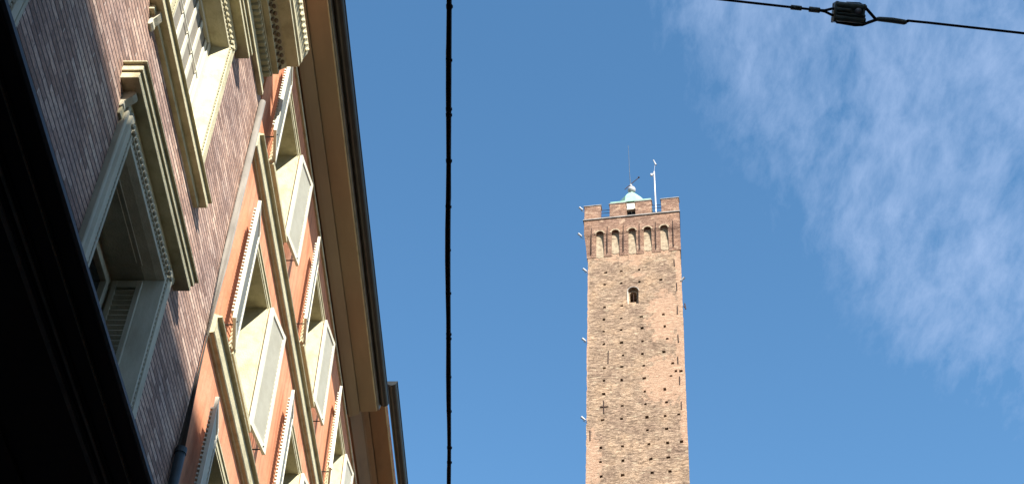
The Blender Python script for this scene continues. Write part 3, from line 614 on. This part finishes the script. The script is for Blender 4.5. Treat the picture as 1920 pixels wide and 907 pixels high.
# ================================================================== CABLES
F = 2628.0; P_ = math.atan2(2819, 2628); cs, cc = math.sin(P_), math.cos(P_)
cab = thing('cable_bundle', 'thick black cable bundle with ties running overhead along the street', 'cable', (-.53, 5.9, 7.6))
def cpos(y):          # straight run with a slight sag and kinks
    return (-.45-.043*(y-3.93)+.003*math.sin(y*1.9)+.0015*math.sin(y*5.1+1), y, 6.0+.0009*(y-6)**2)
pts = [cpos(-14+i*.25) for i in range(int(54/.25)+1)]
MB().tube(pts, [.0150+.0012*math.sin(i*1.3)+.0008*math.sin(i*.41) for i in range(len(pts))], 10).build('cable', 'rubber', cab, smooth=True)
pts2 = [(p[0]+.012*math.cos(i*.9), p[1], p[2]+.012*math.sin(i*.9)) for i, p in enumerate(pts)]
MB().tube(pts2, .0045, 6).build('cable_strand', 'rubber', cab, smooth=True)
for y in (3.97, 4.30, 4.62, 4.66, 4.98, 5.32, 5.66, 6.02, 6.38, 6.42, 6.78, 7.12, 7.5, 7.66, 8.1, 3.6, 3.2):
    p = cpos(y); MB().tube([(p[0], y-.012, p[2]), (p[0], y+.012, p[2])], .0160, 10).box(p[0]+.012, p[0]+.019, y-.006, y+.006, p[2]-.004, p[2]+.006).build('cable_tie', 'rubber', cab)

A = Vector((.596, 2.881, 4.4+Z0)); B = Vector((1.837, 3.041, 4.4+Z0)); e = (B-A).normalized()
Cc = Vector((0, -cs, cc)); nrm = e.cross(Cc).normalized(); v = nrm.cross(e).normalized()
t0 = 4.4/(F*cs + (453-27)*cc); org = Vector(((1605-1008)*t0, (F*cc-(453-27)*cs)*t0, 4.4+Z0)); U = t0
sw_ = thing('span_wire', 'thin dark span wire with a green ribbed strain insulator against pale cloud', 'wire', tuple(org))
def SP(px, py, d=0):   # along the wire, upwards across it (in units of ~2 mm)
    return org + e*(px*U) + v*(py*U) + nrm*(d*U)
def sbuild(mb, name, m, smooth=True, bevel=0): return mb.build(name, m, sw_, dz=0, smooth=smooth, bevel=bevel)
left_end = org - e*(4.72); right_end = org + e*5.42
sbuild(MB().tube([left_end, SP(-70, 0), SP(-66, 0)], 2.4*U, 8), 'wire', 'wire')
sbuild(MB().tube([SP(100, -1), SP(140, -.5), right_end], 2.5*U, 8), 'wire', 'wire')
sbuild(MB().tube([SP(-125, 0), SP(-105, 0)], 4.6*U, 10), 'clamp', 'insul'); sbuild(MB().tube([SP(-90, 0), SP(-70, 0)], 5.2*U, 10), 'clamp', 'insul')
sbuild(MB().tube([SP(-72, 0), SP(-60, 1), SP(-46, 6), SP(-34, 6)], 2.6*U, 8).tube([SP(-72, 0), SP(-60, -1), SP(-46, -6), SP(-34, -6)], 2.6*U, 8), 'wire_loop', 'wire')
ins = MB()
for py, rr in ((12.5, 6.5), (-11.5, 6.5)):
    for dd in (-8, 8): ins.tube([SP(-43, py, dd), SP(-41, py, dd), SP(12, py, dd), SP(16, py, dd)], [rr*.8*U, rr*U, rr*U, rr*.8*U], 12)
vs = [SP(a_, b_, c_) for c_ in (-9, 9) for a_, b_ in ((-42, -12), (13, -12), (13, 13), (-42, 13))]
ins.add(vs, [(0,1,2,3),(7,6,5,4),(0,4,5,1),(1,5,6,2),(2,6,7,3),(3,7,4,0)])
for dd in (-12, 12): ins.tube([SP(-41, 3.5, dd), SP(-14, 3.5, dd)], 4*U, 10); ins.tube([SP(-41, -3.5, dd), SP(14, -4, dd)], 3*U, 10)
for a_ in (-41, 11):
    vs = [SP(q_, b_, c_) for c_ in (-13, 13) for q_, b_ in ((a_-2, -18), (a_+2, -18), (a_+2, 18.5), (a_-2, 18.5))]
    ins.add(vs, [(0,1,2,3),(7,6,5,4),(0,4,5,1),(1,5,6,2),(2,6,7,3),(3,7,4,0)])
sbuild(ins, 'insulator', 'insul')
sbuild(MB().tube([SP(0, 4, -15), SP(0, 4, 15)], 6*U, 12), 'insulator_core', 'palemetal')
sbuild(MB().tube([SP(-20, 19, 0), SP(5, 20.5, 0), SP(15, 16, 0), SP(22, 10, 0), SP(38, -4.5, 0), SP(42, -5, 0)], 3.0*U, 8).tube([SP(-36, -18, 0), SP(0, -20, 0), SP(14, -18, 0), SP(26, -12, 0), SP(38, -6.5, 0), SP(42, -5, 0)], 3.0*U, 8), 'wire_loop', 'wire')
sbuild(MB().tube([SP(38, -5), SP(44, -4), SP(70, -3.5), SP(94, -4.5), SP(98, -4)], [3*U, 4.6*U, 5.4*U, 5.2*U, 3.6*U], 10), 'splice', 'insul')
sbuild(MB().tube([SP(92, -5), SP(101, -1.5)], 3*U, 8), 'splice_end', 'wire')

# ================================================================== HOUSE ACROSS THE STREET (behind the viewer)
op = thing('opposite_house', 'tall ochre rendered house on the sunny side behind the viewer', 'building', (5.2, -20, 0))
RH = 9.35 + (4.75+3.5)*1.39
ops = [(-3.6-3.2*i, -2.4-3.2*i, 1.6+3.4*k, 3.5+3.4*k) for i in range(10) for k in range(6)]
mb = MB(); wall_cells(mb, -5.2-.4, .4, -40, -1.0, -1.6, RH-.1, ops); mb.build('wall', 'ochre', op)
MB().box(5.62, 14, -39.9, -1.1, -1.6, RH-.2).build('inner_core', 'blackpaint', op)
gl = MB()
for o_ in ops: gl.box(5.45, 5.47, o_[0], o_[1], o_[2], o_[3])
gl.build('window_panes', 'glass', op)
MB().prism_y([(-4.75, RH-.1), (-4.75, RH), (-9.6, RH+2.2), (-14.2, RH), (-14.2, RH-.1)], -40.3, -.8).build('roof', 'tile', op)

low = thing('sky_blocking_row', 'unseen low ochre row of houses on the right, added to block sky light', 'building', (6.6, 30, 0))  # unseen row, added to keep low sky light off the soffits
ops = [(1.5+3.2*i, 2.7+3.2*i, 1.6+3.4*k, 3.5+3.4*k) for i in range(26) for k in range(2)]
mb = MB(); wall_cells(mb, -6.6-.4, .4, -.7, 86, -1.6, 8.4, ops); mb.build('wall', 'ochre', low)
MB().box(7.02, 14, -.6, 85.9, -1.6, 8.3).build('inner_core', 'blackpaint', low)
gl = MB()
for o_ in ops: gl.box(6.85, 6.87, o_[0], o_[1], o_[2], o_[3])
gl.build('window_panes', 'glass', low)
MB().prism_y([(-6.4, 8.3), (-6.4, 8.4), (-9.6, 9.6), (-14.2, 8.4), (-14.2, 8.3)], -.7, 86.2).build('roof', 'tile', low)
en = thing('sky_blocking_house', 'unseen ochre house far behind the viewer, added to block sky light', 'building', (0, -70, 0))  # out of view, added to close off bright sky at the street end
mb = MB(); ops = [(-14+3.4*i, -12.8+3.4*i, 1.6+3.4*k, 3.5+3.4*k) for i in range(9) for k in range(4)]
wall_cells(mb, 0, .4, -18, 18, -1.6, 16, ops); mb.v = [(-y_, -70+x_, z_) for x_, y_, z_ in mb.v]; mb.build('wall', 'ochre', en)
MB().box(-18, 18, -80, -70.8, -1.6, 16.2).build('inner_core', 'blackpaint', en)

# ================================================================== SKY + SUN
SD = Vector((.41, -.72, .57)).normalized()
elev = math.asin(SD.z); az = math.atan2(SD.x, SD.y)
w = bpy.data.worlds.new('World'); S.world = w; w.use_nodes = True; nt = w.node_tree; L = nt.links.new
bg = nt.nodes['Background']; bg.inputs['Strength'].default_value = 0.072
sky = N(nt, 'ShaderNodeTexSky'); sky.sky_type = 'NISHITA'; sky.sun_disc = False; sky.sun_elevation = elev; sky.sun_rotation = az
sky.air_density = 1.0; sky.dust_density = 0.1; sky.ozone_density = 1.3
tc = N(nt, 'ShaderNodeTexCoord'); sp = N(nt, 'ShaderNodeSeparateXYZ'); L(tc.outputs['Generated'], sp.inputs[0])
zc = N(nt, 'ShaderNodeMath', operation='MAXIMUM'); L(sp.outputs['Z'], zc.inputs[0]); zc.inputs[1].default_value = .08
dx = N(nt, 'ShaderNodeMath', operation='DIVIDE'); L(sp.outputs['X'], dx.inputs[0]); L(zc.outputs[0], dx.inputs[1])
dy = N(nt, 'ShaderNodeMath', operation='DIVIDE'); L(sp.outputs['Y'], dy.inputs[0]); L(zc.outputs[0], dy.inputs[1])
cb = N(nt, 'ShaderNodeCombineXYZ'); L(dx.outputs[0], cb.inputs['X']); L(dy.outputs[0], cb.inputs['Y'])
mp = N(nt, 'ShaderNodeMapping'); mp.inputs['Rotation'].default_value = (0, 0, R(-38)); mp.inputs['Scale'].default_value = (2.4, 1.0, 1); L(cb.outputs[0], mp.inputs['Vector'])
n0 = N(nt, 'ShaderNodeTexNoise', Scale=5.0, Detail=3.0); L(cb.outputs[0], n0.inputs['Vector'])
ws = N(nt, 'ShaderNodeVectorMath', operation='SCALE'); ws.inputs['Scale'].default_value = .10; L(n0.outputs['Color'], ws.inputs[0])
ad = N(nt, 'ShaderNodeVectorMath', operation='ADD'); L(mp.outputs[0], ad.inputs[0]); L(ws.outputs[0], ad.inputs[1])
n1 = N(nt, 'ShaderNodeTexNoise', Scale=17.0, Detail=9.0, Roughness=0.66); L(ad.outputs[0], n1.inputs['Vector'])
n2 = N(nt, 'ShaderNodeTexNoise', Scale=4.5, Detail=4.0, Roughness=0.55); L(ad.outputs[0], n2.inputs['Vector'])
# edge of the cloud field: d = (x-.11) - .656 (y-.69)
m1 = N(nt, 'ShaderNodeMath', operation='MULTIPLY_ADD'); L(dy.outputs[0], m1.inputs[0]); m1.inputs[1].default_value = -.656; m1.inputs[2].default_value = .656*.69-.11
m2 = N(nt, 'ShaderNodeMath', operation='ADD'); L(m1.outputs[0], m2.inputs[0]); L(dx.outputs[0], m2.inputs[1])
m3 = N(nt, 'ShaderNodeMapRange', interpolation_type='SMOOTHSTEP'); L(m2.outputs[0], m3.inputs['Value']); m3.inputs['From Min'].default_value = -.10; m3.inputs['From Max'].default_value = .07
m4 = N(nt, 'ShaderNodeMapRange', interpolation_type='SMOOTHSTEP'); L(dy.outputs[0], m4.inputs['Value']); m4.inputs['From Min'].default_value = 1.36; m4.inputs['From Max'].default_value = 1.04
mk = N(nt, 'ShaderNodeMath', operation='MULTIPLY'); L(m3.outputs[0], mk.inputs[0]); L(m4.outputs[0], mk.inputs[1])
s1 = N(nt, 'ShaderNodeMath', operation='MULTIPLY_ADD'); L(n1.outputs['Fac'], s1.inputs[0]); s1.inputs[1].default_value = 1.15; L(n2.outputs['Fac'], s1.inputs[2])
s2 = N(nt, 'ShaderNodeMath', operation='MULTIPLY_ADD'); L(mk.outputs[0], s2.inputs[0]); s2.inputs[1].default_value = .62; L(s1.outputs[0], s2.inputs[2])
s3 = N(nt, 'ShaderNodeMapRange'); L(s2.outputs[0], s3.inputs['Value']); s3.inputs['From Min'].default_value = 1.36; s3.inputs['From Max'].default_value = 1.98; s3.inputs['To Max'].default_value = .74
s4 = N(nt, 'ShaderNodeMath', operation='MULTIPLY'); L(s3.outputs[0], s4.inputs[0]); L(mk.outputs[0], s4.inputs[1])
hs = N(nt, 'ShaderNodeHueSaturation'); L(sky.outputs[0], hs.inputs['Color']); hs.inputs['Hue'].default_value = 0.493
hs.inputs['Saturation'].default_value = 1.2; hs.inputs['Value'].default_value = 1.28
mx = N(nt, 'ShaderNodeMix', data_type='RGBA'); L(s4.outputs[0], mx.inputs['Factor']); L(hs.outputs[0], mx.inputs['A']); mx.inputs['B'].default_value = (2.15, 2.95, 4.5, 1)
L(mx.outputs['Result'], bg.inputs['Color'])
sl = bpy.data.lights.new('sun', 'SUN'); sl.energy = 5.0; sl.angle = R(.53); sl.color = (1, .95, .86)
so = bpy.data.objects.new('sun', sl); COL.objects.link(so); so.rotation_euler = SD.to_track_quat('Z', 'Y').to_euler(); so.location = (20, -40, 60)

cam = bpy.data.cameras.new('camera'); co_ = bpy.data.objects.new('camera', cam); COL.objects.link(co_)
co_.location = (0, 0, Z0); co_.rotation_euler = (math.pi/2+P_, 0, 0)
cam.sensor_width = 36; cam.lens = F/1920*36; cam.shift_x = -48/1920; cam.clip_end = 3000; cam.clip_start = .05
S.camera = co_
S.render.resolution_x = 1024; S.render.resolution_y = 483
S.view_settings.view_transform = 'Standard'; S.view_settings.look = 'None'; S.view_settings.exposure = 1.47; S.view_settings.gamma = 1
